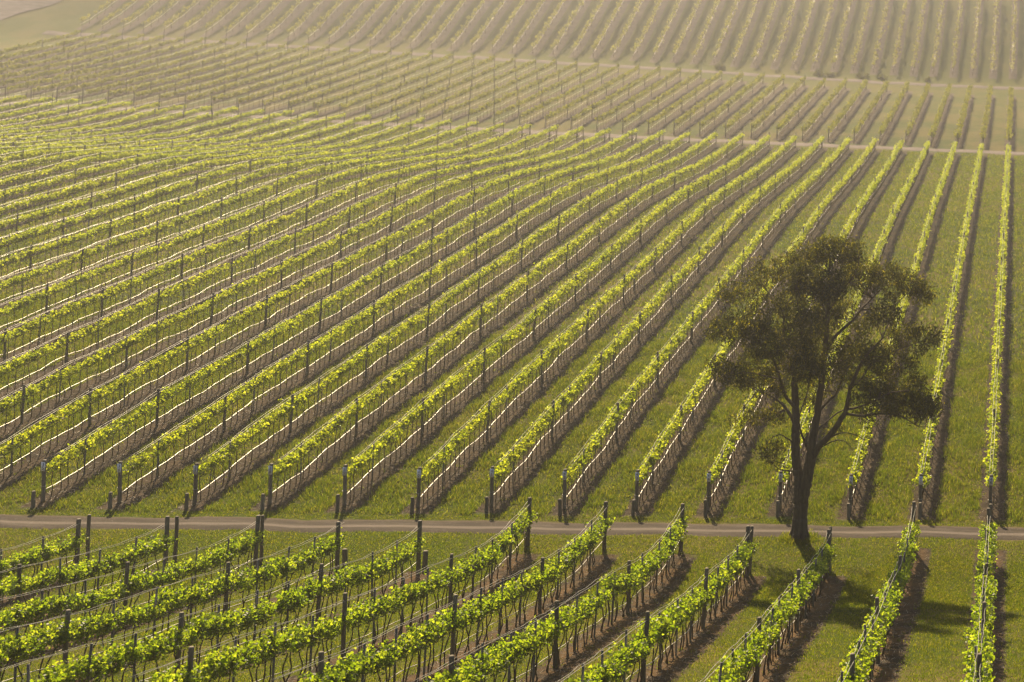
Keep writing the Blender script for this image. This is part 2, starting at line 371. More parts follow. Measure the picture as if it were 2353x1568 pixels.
strip_road('farm_track', lambda x: 233.2 + .028 * x, .9, -142, 30, M['track'], .06)
# bare gravel yard on the hillside
xs = np.linspace(-205, -150, 40); ys = np.linspace(229, 276, 48)
Xg, Yg = np.meshgrid(xs, ys, indexing='ij')
lim = -150.9 + (Yg - 232.9) * .54 + .35 * np.sin(Yg * .9)
Xg = lim + (Xg - xs[-1])
Zg = T(Xg, Yg) + .12; nx, ny = Xg.shape
i, j = np.meshgrid(np.arange(nx - 1), np.arange(ny - 1), indexing='ij')
yard = obj('gravel_yard', make_mesh('gravel_yard', np.stack([Xg, Yg, Zg], -1).reshape(-1, 3),
          [np.stack([i * ny + j, (i + 1) * ny + j, (i + 1) * ny + j + 1, i * ny + j + 1], -1).reshape(-1, 4)]), M['track'], smooth=True)
yard['kind'] = 'structure'

# ------------------------------------------------------------------ leaves
def leaf_quads(C, size, rng, hang=.35, lobed=False, aspect=.9):
    """folded leaves around the centres C"""
    n = len(C)
    nrm = rng.normal(size=(n, 3)); nrm[:, 2] = np.abs(nrm[:, 2]) * .8 + .2
    nrm /= np.linalg.norm(nrm, axis=1)[:, None]
    a = rng.normal(size=(n, 3)); a[:, 2] -= hang * 2
    a -= nrm * np.sum(a * nrm, 1)[:, None]; a /= np.linalg.norm(a, axis=1)[:, None] + 1e-9
    b = np.cross(nrm, a); s = (size * rng.uniform(.6, 1.25, n))[:, None]
    fold = nrm * s * rng.uniform(.05, .22, n)[:, None]
    base, tip = C - a * s * .45, C + a * s * .55
    if lobed:
        l1, l2 = C - a * s * .22 + b * s * .46 * aspect + fold, C + a * s * .22 + b * s * .40 * aspect + fold
        r1, r2 = C - a * s * .22 - b * s * .46 * aspect + fold, C + a * s * .22 - b * s * .40 * aspect + fold
        V = np.stack([base, l1, l2, tip, r2, r1], 1).reshape(-1, 3)
        k = np.arange(n)[:, None] * 6
        return V, np.concatenate([k + np.array([0, 3, 2, 1]), k + np.array([0, 5, 4, 3])])
    l, r = C + b * s * .5 * aspect + fold, C - b * s * .5 * aspect + fold
    V = np.stack([base, l, tip, r], 1).reshape(-1, 3)
    k = np.arange(n)[:, None] * 4
    return V, np.concatenate([k + np.array([0, 2, 1]), k + np.array([0, 3, 2])])

def shoots(y0, y1, per_m, leaves, rng, h0=.92, lmin=.30, lmax=.62, vigor=None, xs=.10, lx=.2):
    """leaf centres (x, y, h) on shoots that rise from the fruiting wire"""
    n = max(1, int((y1 - y0) * per_m)); y = rng.uniform(y0, y1, n)
    vg = np.ones(n) if vigor is None else vigor(y)
    keep = rng.uniform(size=n) < np.clip(vg + .1, 0, 1); y, vg = y[keep], vg[keep]; n = len(y)
    ln = rng.uniform(lmin, lmax, n) * (.55 + .5 * vg)
    dx, dy = rng.normal(0, lx, n), rng.normal(0, .30, n)
    droop = rng.uniform(0, .35, n)
    t_ = np.sqrt(rng.uniform(0.0, 1, (n, leaves)))
    x = rng.normal(0, xs, n)[:, None] + dx[:, None] * ln[:, None] * t_ + rng.normal(0, .055, (n, leaves))
    yy = y[:, None] + dy[:, None] * ln[:, None] * t_ + rng.normal(0, .055, (n, leaves))
    h = h0 + ln[:, None] * (t_ - droop[:, None] * t_ ** 3) + rng.normal(0, .04, (n, leaves))
    return np.stack([x.ravel(), yy.ravel(), h.ravel()], 1)

# ------------------------------------------------------------------ grapevines of the near block
def vine_trunk_mesh(rng, name):
    g = Geo()
    n = 2 if rng.uniform() < .8 else 1
    b0 = rng.uniform(-.12, .12)
    for q in range(n):
        side = (-1, 1)[q] if n == 2 else rng.choice([-1, 1])
        top = b0 + side * rng.uniform(.16, .36); bot = b0 + side * rng.uniform(.0, .14)
        hh = np.linspace(-.06, 0.85, 9); tt = np.linspace(0, 1, 9)
        yy = bot + (top - bot) * tt ** rng.uniform(.7, 2) + .055 * np.sin(tt * rng.uniform(4, 9) + rng.uniform(0, 6))
        xx = .035 * np.sin(tt * rng.uniform(3, 8) + rng.uniform(0, 6))
        r = .023 - .007 * tt + .004 * np.sin(tt * 20 + q); r[0] += .008
        g.tube(np.stack([xx, yy, hh], 1), r, 6)
        e = top + side * .32                   # the arm tied along the fruiting wire
        ay = np.linspace(top, e, 5); g.tube(np.stack([np.zeros(5), ay, 0.85 + .02 * np.sin(np.arange(5) * 2. + q)], 1), np.linspace(.021, .012, 5), 5)
    return g.mesh(name)
def vine_foliage_mesh(rng, name):
    v = rng.uniform(.78, 1.08)
    C = shoots(-.60, .60, 32, 18, rng, .85, .32, .66, lambda y: v * np.ones_like(y), .08, .2)
    extra = rng.integers(0, 3)
    if extra:
        E = shoots(-.4, .4, 4, 10, rng, .82, .55, .80, None, .10); C = np.concatenate([C, E[:10 * extra]])
    V, Fq = leaf_quads(C, .090, rng, lobed=True)
    return make_mesh(name, V, [Fq])
NV = 14
trunks = [vine_trunk_mesh(rng, 'vine_trunk') for _ in range(NV)]
foliages = [vine_foliage_mesh(rng, 'vine_foliage') for _ in range(NV)]
for me in trunks: me.materials.append(M['vine_wood']); me.polygons.foreach_set('use_smooth', np.ones(len(me.polygons), bool))
for me in foliages: me.materials.append(M['vine_leaf_near'])

def row_no(k):
    return f"row plated {num(48 - k)}" if k <= 13 else f"{nth(k - 13)} row beyond plate thirtyfive"
def near_row(k): return f"near row facing plate {num(48 - k)}"

def near_bottom(k):                            # depth at which a near row leaves the frame
    return max(34.6, left_limit(rx(k)) - 1.0)
n_vines = 0
for k in range(0, 12):
    x = rx(k); y1 = near_end[k] - .55; y0 = near_bottom(k); c = 0
    y = y1
    while y > y0:
        c += 1; n_vines += 1
        z = t1(x, y)
        root = empty('grapevine', (x + rng.normal(0, .03), y, z))
        root.rotation_euler = (0, 0, math.pi * int(rng.integers(0, 2)) + rng.normal(0, .06))
        # the arm and shoots follow the slope along the row
        slope = math.atan2(t1(x, y + .6) - t1(x, y - .6), 1.2)
        root.rotation_euler[0] = slope * (1 if abs(root.rotation_euler[2]) < 1.5 else -1)
        s_v = rng.uniform(.90, 1.07); weak = rng.uniform() < .07; root.scale = (1, 1, s_v)
        q = int(rng.integers(NV)); obj('trunk', trunks[q], parent=root)
        q = int(rng.integers(NV)); fo = obj('foliage', foliages[q], parent=root)
        if weak: fo.scale = (.7, .62, .72); fo.location = (0, 0, .22)
        tag(root, f"leafy grapevine, {nth(c)} back from the road in the {near_row(k)}", 'grapevine', 'grapevines in the near block')
        y -= .96 + rng.uniform(-.05, .05)
print('vines', n_vines)

# ------------------------------------------------------------------ posts
def timber_mesh(name, h, r, sides=12, seed=0):
    q = np.random.default_rng(seed); g = Geo()
    hs = np.array([-.25, 0, h * .25, h * .5, h * .75, h - .03, h]); rr = r * np.array([1.06, 1.05, 1.02, 1, .98, .97, .86])
    P = np.stack([q.normal(0, .006, 7), q.normal(0, .006, 7), hs], 1); P[-1, :2] = P[-2, :2]
    g.tube(P, rr, sides)
    for hh in (.55, .95, h - .12):             # staples
        g.box(r * .92, r * 1.08, -.012, .012, hh, hh + .03); g.box(-r * 1.08, -r * .92, -.012, .012, hh, hh + .03)
    return g.mesh(name)
def steel_mesh(name, h):                       # a star picket: three ribs, with notches
    g = Geo()
    for a in (90, 210, 330):
        c, s = math.cos(R(a)), math.sin(R(a)); w_, th = .034, .006
        P = [(-s * th, c * th), (-s * th + c * w_, c * th + s * w_), (s * th + c * w_, -c * th + s * w_), (s * th, -c * th)]
        V = [(px, py, z) for z in (-.2, h) for px, py in P]
        g.add(V, [(0, 1, 5, 4), (1, 2, 6, 5), (2, 3, 7, 6), (3, 0, 4, 7), (4, 5, 6, 7)])
    for hh in (.5, .95, 1.3, h - .04): g.box(-.036, .036, -.008, .008, hh, hh + .014)
    return g.mesh(name)
PM = [timber_mesh('timber_post', 1.88, .062, seed=i) for i in range(4)]
EM = [timber_mesh('timber_end_post', 1.90, .078, seed=9 + i) for i in range(3)]
EM2 = [timber_mesh('timber_end_post', 1.69, .078, seed=59 + i) for i in range(3)]
PM2 = [timber_mesh('timber_post', 1.72, .058, seed=70 + i) for i in range(4)]
SM = [timber_mesh('anchor_stump', .68, .075, seed=20 + i) for i in range(3)]
AM = timber_mesh('anchor_post', 1.80, .066, seed=31)
LM = timber_mesh('anchor_stump', .62, .095, seed=32)
STM = steel_mesh('steel_post', 1.74)
STM2 = steel_mesh('steel_post', 1.60)
for me in PM + PM2 + EM + EM2 + SM + [AM, LM]: me.materials.append(M['timber'])
STM.materials.append(M['steel']); STM2.materials.append(M['steel'])
def lean(o, a=.024):
    o.rotation_euler = (rng.normal(0, a), rng.normal(0, a), rng.uniform(0, 6.28)); o.scale = (1, 1, rng.uniform(.95, 1.04)); return o

# near block
for k in range(0, 13):
    x = rx(k); ye = near_end[k]
    e = lean(obj('timber_end_post', EM[k % 3], loc=(x, ye, t1(x, ye))), .012)
    tag(e, f"thick timber post ending the {near_row(k)} at the road", 'post', 'end posts of the near rows')
    if k in (2, 3, 9, 10, 11):
        d_ = {9: .42, 3: .5, 2: .5}.get(k, .62)
        a = lean(obj('anchor_post', AM, loc=(x + .02, ye + d_, t1(x, ye + d_))), .012)
        tag(a, f"slimmer anchor post just behind the end post of the {near_row(k)}", 'post', 'anchor posts of the near rows')
    if k in (7, 8):
        a = lean(obj('anchor_stump', LM, loc=(x + .04, ye + .55, t1(x, ye + .55))), .012)
        tag(a, f"short thick stump behind the end post of the {near_row(k)}", 'stump', 'anchor stumps of the near rows')
    y, c, sct = ye - BAY / 4, 1, 0
    while y > near_bottom(k) - .5:
        z = t1(x, y)
        if c % 4 == 0:
            p = lean(obj('timber_post', PM[int(rng.integers(4))], loc=(x, y, z)))
            tag(p, f"weathered timber post, {nth(c // 4)} after the end post of the {near_row(k)}", 'post', 'timber posts of the near rows')
        else:
            sct += 1
            p = lean(obj('steel_post', STM, loc=(x, y, z)))
            tag(p, f"thin steel post, {nth(sct)} after the end post of the {near_row(k)}", 'post', 'steel posts of the near rows')
        c += 1; y -= BAY / 4 + rng.uniform(-.06, .06)

# numbered end posts of the middle block
def number_plate(root, num):
    g = Geo(); g.box(-.083, .083, -.004, .004, 0, .36)
    pl = obj('number_plate', g.mesh('number_plate'), M['plate'], root, (0, -.086, 1.26))
    cu = bpy.data.curves.new('numerals', 'FONT'); cu.body = f"{num // 10}\n{num % 10}"; cu.size = .175; cu.align_x = 'CENTER'
    cu.space_line = .82; cu.extrude = .001; cu.offset = .0
    tmp = bpy.data.objects.new('numerals_outline', cu)
    n = obj('numerals', bpy.data.meshes.new_from_object(tmp), M['ink'], pl, (0, -.0065, .205)); n.rotation_euler = (R(90), 0, 0)
    bpy.data.objects.remove(tmp)
def band_mesh():
    g = Geo(); a = np.linspace(0, 2 * np.pi, 17)
    g.tube(np.stack([.084 * np.cos(a), .084 * np.sin(a), np.full(17, .62)], 1), .011, 5, False); return g.mesh('wire_band')
BM = band_mesh(); BM.materials.append(M['wire'])
for k in range(0, 14):
    x, ys_ = rx(k), main_start(k)
    e = obj('timber_end_post', EM2[k % 3], loc=(x, ys_, t1(x, ys_))); e.rotation_euler = (rng.normal(0, .012), rng.normal(0, .012), 0)
    number_plate(e, 48 - k)
    obj('wire_band', BM, parent=e)
    tag(e, f"timber end post with a white number plate reading {num(48 - k)} across the road", 'post', 'numbered end posts of the middle block')
    d_ = .70
    a = lean(obj('anchor_stump', SM[k % 3], loc=(x + .03, ys_ - d_, t1(x, ys_ - d_))), .02)
    tag(a, f"short timber stump at the foot of the end post plated {num(48 - k)}", 'stump', 'anchor stumps of the middle block')

# intermediate posts of the far blocks: nearest ones singly, the rest as one mass
cand_t, cand_s = [], []
for k in range(0, 39):
    x = rx(k); y = main_start(k); c = 0
    while True:
        y += BAY / 3; c += 1
        if y > MAIN_END - 1.5: break
        if y < left_limit(x) - .5: continue
        if c % 3 == 0: cand_t.append((y, k, c // 3, 'm'))
        elif c % 3 == 1: cand_s.append((y, k, c, 'm'))
    cand_t.append((MAIN_END, k, c // 3 + 1, 'm'))
for k in range(0, 46):
    x = rx(k); lo = left_limit(x)
    for c, y in enumerate(np.linspace(TH0, TH1, 6)):
        if y > lo - .5: cand_t.append((float(y), k, c + 1, 't'))
cand_t.sort(); cand_s.sort()
far_t = {'m': Geo(), 't': Geo()}; far_s = Geo()
def far_post(g, x, y, h, r):
    z = t1(x, y); g.tube([(x, y, z - .2), (x + rng.normal(0, .01), y, z + h * .6), (x + rng.normal(0, .015), y, z + h - .02), (x, y, z + h)], [r * 1.05, r, r * .97, r * .8], 6)
for n_, (y, k, c, b_) in enumerate(cand_t):
    x = rx(k)
    if n_ < 215:
        p = lean(obj('timber_post', PM2[int(rng.integers(4))], loc=(x, y, t1(x, y))))
        tag(p, f"weathered timber post, {nth(c)} along the middle-block {row_no(k)}", 'post', 'timber posts along the middle-block rows')
    else: far_post(far_t[b_], x, y, 1.72, .052)
ot = obj('timber_posts', far_t['m'].mesh('timber_posts'), M['timber'])
ot['kind'] = 'stuff'; ot['label'] = 'rest of the timber posts standing along the far rows'; ot['category'] = 'posts'
gg = far_t['t']
ot2 = obj('timber_posts', gg.mesh('timber_posts'), M['timber']); ot2['kind'] = 'stuff'
ot2['label'] = 'hazy timber posts standing in the rows beyond the second track'; ot2['category'] = 'posts'
for n_, (y, k, c, b_) in enumerate(cand_s):
    x = rx(k)
    if n_ < 130:
        p = lean(obj('steel_post', STM2, loc=(x, y, t1(x, y))))
        tag(p, f"thin steel post, {nth((c + 2) // 3)} along the middle-block {row_no(k)}", 'post', 'steel posts along the middle-block rows')
    elif y < 130: far_post(far_s, x, y, 1.62, .02)
os_ = obj('steel_posts', far_s.mesh('steel_posts'), M['steel']); os_['kind'] = 'stuff'
os_['label'] = 'rest of the thin steel posts along the middle rows'; os_['category'] = 'posts'

# ------------------------------------------------------------------ wires and hoses
def wire_obj(name, x, y0, y1, hf, r, m, sides, label, cat, group, step=.7, root=None):
    y = np.arange(y0, y1 + step * .5, step); xx, hh = hf(y)
    P = np.stack([x + xx, y, T(np.full_like(y, x), y) + hh], 1)
    P -= P[0] * 0
    g = Geo(); base = P[0].copy(); g.tube(P - base, r, sides)
    o = obj(name, g.mesh(name), m, loc=base, smooth=True)
    return tag(o, label, cat, group)
def top_wire(side, y_end, bay, spread=.075, h=1.73):
    ph = rng.uniform(0, 6)
    def f(y):
        t_ = np.abs(np.sin((y - y_end) / (bay / 2) * np.pi / 2 * 1.0))     # hangs slightly between posts
        return side * (spread - .03 * t_) + .012 * np.sin(y * .6 + ph), h - .035 * t_ + .012 * np.sin(y * 1.1 + ph * 2)
    return f
def hose_f(h, amp, off):
    ph = rng.uniform(0, 6, 5); a = rng.uniform(.5, 1.2, 5)
    def f(y):
        wv = a[0] * np.sin(y * .74 + ph[0]) + .8 * a[1] * np.sin(y * 1.7 + ph[1]) + .45 * a[2] * np.sin(y * 3.7 + ph[2]) + .6 * a[3] * np.sin(y * .31 + ph[3])
        return off + .02 * np.sin(y * 1.3 + ph[4]), h + amp * wv * .55
    return f
for k in range(0, 13):
    x = rx(k); ye = near_end[k]; y0 = near_bottom(k) - 1.2 if k < 12 else ye - 1.5
    for side in (-1, 1):
        wire_obj('trellis_wire', x, y0, ye, top_wire(side, ye, BAY / 4), .0065, M['wire'], 5,
                 f"{'upper' if side < 0 else 'lower'} of the two top wires above the {near_row(k)}", 'wire', 'top wires of the near rows')
    wire_obj('trellis_wire', x, y0, ye, lambda y: (0 * y, .80 + .01 * np.sin(y * 2)), .006, M['wire'], 5,
             f"fruiting wire running through the leaves of the {near_row(k)}", 'wire', 'fruiting wires of the near rows')
    wire_obj('drip_hose', x, y0, ye, hose_f(.42, .045, -.035), .012, M['hose'], 8,
             f"glinting drip hose below the leaves of the {near_row(k)}", 'hose', 'drip hoses of the near rows', .3)
for k in range(0, 39):
    x = rx(k); y0 = max(main_start(k), left_limit(x) - 2)
    yw = min(MAIN_END, 150 if k < 20 else MAIN_END)
    for side in (-1, 1):
        wire_obj('trellis_wire', x, y0, MAIN_END, top_wire(side, y0, BAY / 2, .085, 1.63), .0075, M['wire'], 4,
                 f"{'upper' if side < 0 else 'lower'} of the two top wires above the middle-block {row_no(k)}", 'wire', 'top wires of the middle block', 1.4)
    wire_obj('drip_hose', x, y0, MAIN_END, hose_f(.36, .065, -.03), .019, M['hose'], 8,
             f"pale glinting drip hose slung along the middle-block {row_no(k)}", 'hose', 'drip hoses of the middle block', .45)
for k in range(0, 46):
    x = rx(k); y0 = max(TH0, left_limit(x) - 1)
    if y0 < TH1 - 2:
        wire_obj('drip_hose', x, y0, TH1, hose_f(.55, .07, -.05), .011, M['hose'], 6,
             f"faint hose past the second track, in line with {row_no(k)}", 'hose', 'drip hoses past the second track', .8)
for k in range(0, 47):
    x = rx(k)
    wire_obj('drip_hose', x, fo_start(k) + .3, 272, hose_f(.62, .09, -.05), .020, M['hose'], 6,
             f"glinting drip hose climbing the hillside in line with {row_no(k)}", 'hose', 'drip hoses on the hillside', .8)

# ------------------------------------------------------------------ vine rows of the farther blocks
def vine_row(x, y0, y1, per_m, leaves, leaf, label, group, trunk_step, lm='vine_leaf', vig_lo=.55, h0=.99, lmin=.30, lmax=.60, spread=.12, tr=.022):
    base = np.array([x, y0, t1(x, y0)])
    root = empty('vine_row', tuple(base)); tag(root, label, 'vine row', group)
    nb = max(2, int((y1 - y0) / .97) + 2)
    vv = np.clip(rng.normal(.85, .2, nb), vig_lo * .5, 1.1)
    dead = rng.uniform(size=nb) < .03; vv[dead] = .25
    def vig(y):
        f = (y - y0) / .97; i = np.clip(f.astype(int), 0, nb - 1)
        return vv[i] * (.80 + .20 * np.cos((f - i - .5) * 2 * np.pi))
    C = shoots(y0 + .25, y1 - .15, per_m, leaves, rng, h0, lmin, lmax, vig, spread)
    C[:, 2] += T(np.full(len(C), x), C[:, 1]); C[:, 0] += x
    V, Fq = leaf_quads(C - base, leaf, rng)
    obj('foliage', make_mesh('row_foliage', V, [Fq]), M[lm], root)
    if trunk_step:
        g = Geo()
        for y in np.arange(y0 + .5, y1 - .3, trunk_step):
            y += rng.normal(0, .06); b_ = rng.normal(0, .10); z = t1(x, y); m_ = rng.normal(0, .03)
            g.tube(np.array([(x, y, z - .05), (x + .01, y + b_ * .3 + m_, z + .35), (x - .01, y + b_ * .7 - m_, z + .58), (x, y + b_, z + h0)]) - base, [tr * 1.2, tr, tr * .9, tr * .8], 4)
        ya = np.arange(y0 + .3, y1, 1.2)
        g.tube(np.stack([np.full_like(ya, x), ya, T(np.full_like(ya, x), ya) + h0], 1) - base, .018, 4)
        o = obj('trunks', g.mesh('row_trunks'), M['vine_wood'], root); o['kind'] = 'stuff'
    return root
for k in range(0, 39):
    x = rx(k); y0 = max(main_start(k), left_limit(x) - 2)
    if y0 > MAIN_END - 3: continue
    lab = (f"long yellow-green vine row behind the end post plated {num(48 - k)}" if k <= 13 else
           f"long yellow-green vine row across the road, {row_no(k)}")
    ymid = min(112, MAIN_END)
    # one continuous row; farther stretches carry fewer, larger leaves
    vine_row(x, y0, MAIN_END, 33, 12, .112, lab, 'vine rows of the middle block', .62, spread=.085)
for k in range(0, 46):
    x = rx(k); y0 = max(TH0, left_limit(x) - 1)
    if y0 > TH1 - 3: continue
    vine_row(x, y0, TH1, 20, 9, .155, f"hazy vine row past the second track, in line with {row_no(k)}", 'vine rows past the second track', 1.2, 'vine_leaf_deep', h0=.98, lmin=.4, lmax=.74, spread=.12, tr=.02)
for k in range(0, 47):
    x = rx(k)
    vine_row(x, fo_start(k), 274, 13, 8, .15, f"thin pale vine row climbing the far hillside in line with {row_no(k)}", 'vine rows on the hillside', 1.9, 'vine_leaf_far', lmin=.35, lmax=.72, spread=.2, tr=.03)

# ------------------------------------------------------------------ the tree
TY = 63.5
def zp(x, y): return 1551 + .4764 * x, 517 + .4764 * y      # enlarged-view coordinates -> reference pixels
def tp(x, y, dy=0.0):
    X_, Y_ = zp(x, y); return np.array(unproject(X_, Y_, TY + dy))
PXM = .4764 * TY / F                                       # metres per enlarged-view pixel
def spline(P, n):
    P = np.asarray(P, float); Q = np.concatenate([[2 * P[0] - P[1]], P, [2 * P[-1] - P[-2]]]); out = []
    for i in range(len(P) - 1):
        p0, p1, p2, p3 = Q[i:i + 4]
        for t_ in np.linspace(0, 1, n, endpoint=False):
            out.append(.5 * ((2 * p1) + (-p0 + p2) * t_ + (2 * p0 - 5 * p1 + 4 * p2 - p3) * t_ ** 2 + (-p0 + 3 * p1 - 3 * p2 + p3) * t_ ** 3))
    out.append(P[-1]); return np.array(out)
limbs = [  # (x, y, depth offset, width) in the enlarged view
 [(600, 1545, 0, 100), (600, 1490, 0, 76), (604, 1400, 0, 68), (610, 1300, 0, 74), (600, 1220, .05, 54), (586, 1150, .12, 44), (582, 1050, .25, 42), (584, 950, .35, 38), (580, 820, .45, 32), (573, 690, .5, 28), (568, 655, .5, 22)],
 [(570, 665, .5, 22), (540, 625, .6, 18), (522, 580, .7, 14), (526, 480, .8, 12), (524, 440, .9, 11), (505, 395, 1, 9), (470, 355, 1.2, 7), (430, 300, 1.5, 5)],
 [(570, 665, .5, 20), (592, 625, .2, 14), (608, 560, 0, 11), (606, 480, -.3, 8), (590, 380, -.5, 6), (580, 280, -.7, 4)],
 [(612, 1330, -.05, 60), (636, 1230, -.15, 52), (652, 1140, -.2, 52), (664, 1050, -.25, 40), (688, 900, -.2, 34), (704, 780, -.15, 31), (720, 640, -.1, 28), (733, 500, 0, 23), (738, 380, 0, 18), (742, 250, .1, 11), (748, 150, .1, 6)],
 [(650, 1150, -.2, 34), (690, 1075, -.5, 30), (755, 1005, -.9, 28), (802, 935, -1.2, 25), (824, 895, -1.35, 22), (846, 790, -1.5, 19), (876, 715, -1.6, 16), (905, 655, -1.7, 12), (950, 600, -1.9, 8), (1010, 540, -2.1, 5)],
 [(818, 910, -1.3, 14), (900, 922, -1.6, 11), (990, 911, -1.9, 9), (1060, 915, -2.2, 8), (1120, 940, -2.4, 6), (1175, 975, -2.6, 4)],
 [(828, 890, -1.35, 14), (880, 880, -1.6, 10), (960, 850, -2, 9), (1040, 810, -2.3, 7), (1130, 800, -2.6, 5)],
 [(722, 620, -.1, 20), (760, 555, .2, 16), (803, 509, .4, 15), (866, 453, .6, 12), (896, 411, .7, 10), (933, 373, .8, 8), (1000, 300, 1, 5)],
 [(690, 905, -.2, 16), (730, 860, .3, 12), (775, 815, .6, 11), (800, 760, .8, 9), (850, 640, 1.2, 6), (900, 560, 1.4, 4)],
 [(668, 1000, -.2, 12), (720, 960, .4, 9), (780, 910, .9, 8), (830, 880, 1.2, 6), (880, 800, 1.6, 4)],
 [(576, 950, .35, 20), (535, 885, .8, 16), (500, 850, 1.1, 12), (440, 812, 1.5, 9), (380, 792, 1.8, 6), (300, 745, 2.1, 4)],
 [(580, 880, .4, 18), (536, 830, -.1, 17), (512, 760, -.4, 15), (490, 690, -.7, 12), (455, 620, -1, 8), (400, 560, -1.3, 5)],
 [(505, 745, -.4, 9), (440, 730, -.8, 7), (370, 715, -1.2, 5), (300, 715, -1.5, 3.5)],
 [(525, 590, .7, 8), (450, 500, 1.2, 7), (400, 450, 1.5, 5), (330, 400, 1.8, 3.5)],
 [(570, 1050, .25, 10), (540, 1030, -.3, 7), (500, 1012, -.7, 5), (440, 1045, -1.1, 3.5)],
 [(575, 1190, .1, 9), (540, 1186, -.3, 7), (505, 1180, -.6, 6), (470, 1150, -.8, 4)],
 [(740, 1030, -.8, 9), (800, 1005, -1.2, 6), (860, 1010, -1.6, 4.5), (920, 1040, -1.9, 3)],
 [(700, 1075, -.6, 8), (760, 1045, -1, 6), (810, 1040, -1.3, 4), (850, 1070, -1.5, 3)],
 [(840, 800, -1.5, 10), (900, 740, -1, 8), (960, 660, -.6, 6), (1080, 600, -.4, 5), (1200, 560, -.2, 3)],
 [(900, 410, .7, 9), (1000, 400, 1, 7), (1060, 385, 1.2, 6), (1120, 330, 1.3, 4)],
 [(736, 420, 0, 10), (800, 330, -.6, 7), (870, 230, -1, 5), (890, 160, -1.1, 3)],
 [(738, 440, 0, 10), (690, 340, .7, 8), (640, 240, 1.2, 5), (600, 170, 1.4, 3)],
 [(640, 1080, -.1, 14), (612, 1010, -.6, 10), (600, 930, -.9, 7), (640, 800, -1.1, 5), (650, 700, -1.2, 3)],
]
clumps = [  # centre x, y, radius x, radius y, depth offset, share
 (760, 128, 105, 42, 0, 1.2), (655, 150, 95, 45, .9, 1.1), (855, 135, 55, 48, -.7, .9), (560, 205, 70, 45, 1.0, .7), (450, 212, 60, 40, 1.3, .7), (500, 260, 70, 40, .3, .4),
 (370, 275, 55, 38, 1.5, .6), (272, 330, 60, 40, 1.4, .9), (350, 350, 60, 35, .4, .5), (250, 478, 62, 40, .8, .8), (205, 535, 42, 36, .6, .6), (300, 530, 65, 38, -.3, .7),
 (390, 505, 85, 50, -1.0, 1.2), (460, 590, 90, 48, -1.6, 1.2), (300, 725, 85, 36, -1.3, .9), (225, 690, 50, 36, -.6, .6), (400, 735, 75, 42, 1.2, .8), (330, 775, 70, 26, 1.9, .6), (450, 800, 60, 30, -.6, .5),
 (620, 275, 90, 65, -.4, 1.1), (560, 380, 80, 55, .9, .8), (740, 300, 95, 70, -.9, 1.3), (740, 430, 80, 60, .9, 1.0), (850, 255, 60, 60, 1.0, .8), (640, 480, 80, 60, -1.3, .9),
 (1000, 225, 75, 42, .6, 1.1), (940, 290, 60, 45, -.3, .6), (1120, 275, 65, 42, 1.1, 1.0), (1188, 345, 44, 46, 1.3, 1.1), (1060, 330, 60, 40, .2, .5), (900, 215, 50, 36, .1, .6),
 (1010, 440, 75, 48, -.7, .9), (900, 480, 65, 45, 1.2, .5), (1090, 530, 60, 38, .4, .9), (1150, 520, 50, 28, -.2, .6), (1238, 550, 28, 32, -.2, .5), (1170, 610, 34, 36, -.6, .3),
 (960, 630, 75, 48, -1.4, 1.1), (860, 650, 70, 45, .9, .8), (1015, 700, 60, 36, -.5, .6), (920, 820, 65, 38, -2.0, .9), (1010, 800, 75, 38, -1.5, 1.1), (1120, 790, 60, 38, -2.1, .8), (1170, 760, 40, 28, -1.3, .4),
 (1200, 885, 58, 46, -2.5, 1.3), (1105, 880, 65, 36, -1.8, .9), (1255, 860, 22, 36, -2.3, .4), (1010, 885, 50, 24, -2.6, .5), (870, 740, 50, 36, -1, .4),
 (640, 690, 80, 60, -1.5, 1.5), (560, 540, 80, 50, 1.5, .8), (690, 570, 80, 60, 1.6, .9), (480, 910, 65, 30, 1.4, .7), (380, 930, 45, 34, 1.5, .5), (290, 930, 30, 24, 1.8, .2), (560, 760, 60, 40, 1.7, .6),
 (465, 1105, 50, 42, -.8, .8), (640, 820, 50, 40, 1.2, .4), (780, 640, 60, 50, -.8, .6), (810, 400, 60, 50, 1.4, .5), (750, 990, 60, 28, 1.0, .25), (480, 680, 70, 40, .8, .6), (880, 960, 60, 18, -1.6, .15), (880, 560, 60, 44, -.4, .6), (800, 720, 55, 44, .6, .5), (960, 745, 60, 40, -.6, .6), (1065, 845, 70, 34, -1.2, .7), (1060, 610, 60, 40, .3, .5), (1120, 690, 55, 38, -.9, .5), (700, 770, 55, 44, 1.1, .5), (350, 640, 60, 40, .9, .6), (530, 650, 60, 44, -.4, .5), (540, 470, 60, 44, -.2, .5), (930, 900, 60, 26, -1.0, .5), (1180, 830, 45, 34, -1.7, .5), (420, 400, 60, 40, -.4, .5), (330, 430, 50, 36, .9, .4), (620, 590, 60, 44, -.9, .6),
]
gt = Geo(); skel = []
for L_ in limbs:
    P = np.array([tp(a, b_, c) for a, b_, c, _ in L_]); wd = np.array([q[3] for q in L_]) * PXM / 2
    S = spline(np.concatenate([P, wd[:, None]], 1), 9 if L_[0][3] > 50 else 6)
    S[:, :3] += rng.normal(0, .012, S[:, :3].shape) * np.clip(S[:, 3:] * 6, .3, 1)
    S[:, 3] = np.maximum(S[:, 3], .008)
    gt.tube(S[:, :3], S[:, 3] * (1 + .05 * np.sin(np.arange(len(S)) * 2.1)), 26 if S[0, 3] > .3 else (16 if S[0, 3] > .12 else 7), True, .055 if S[0, 3] > .12 else 0)
    skel.append(S)
SK = np.concatenate(skel)
base = tp(598, 1530); base[2] = t1(base[0], TY)
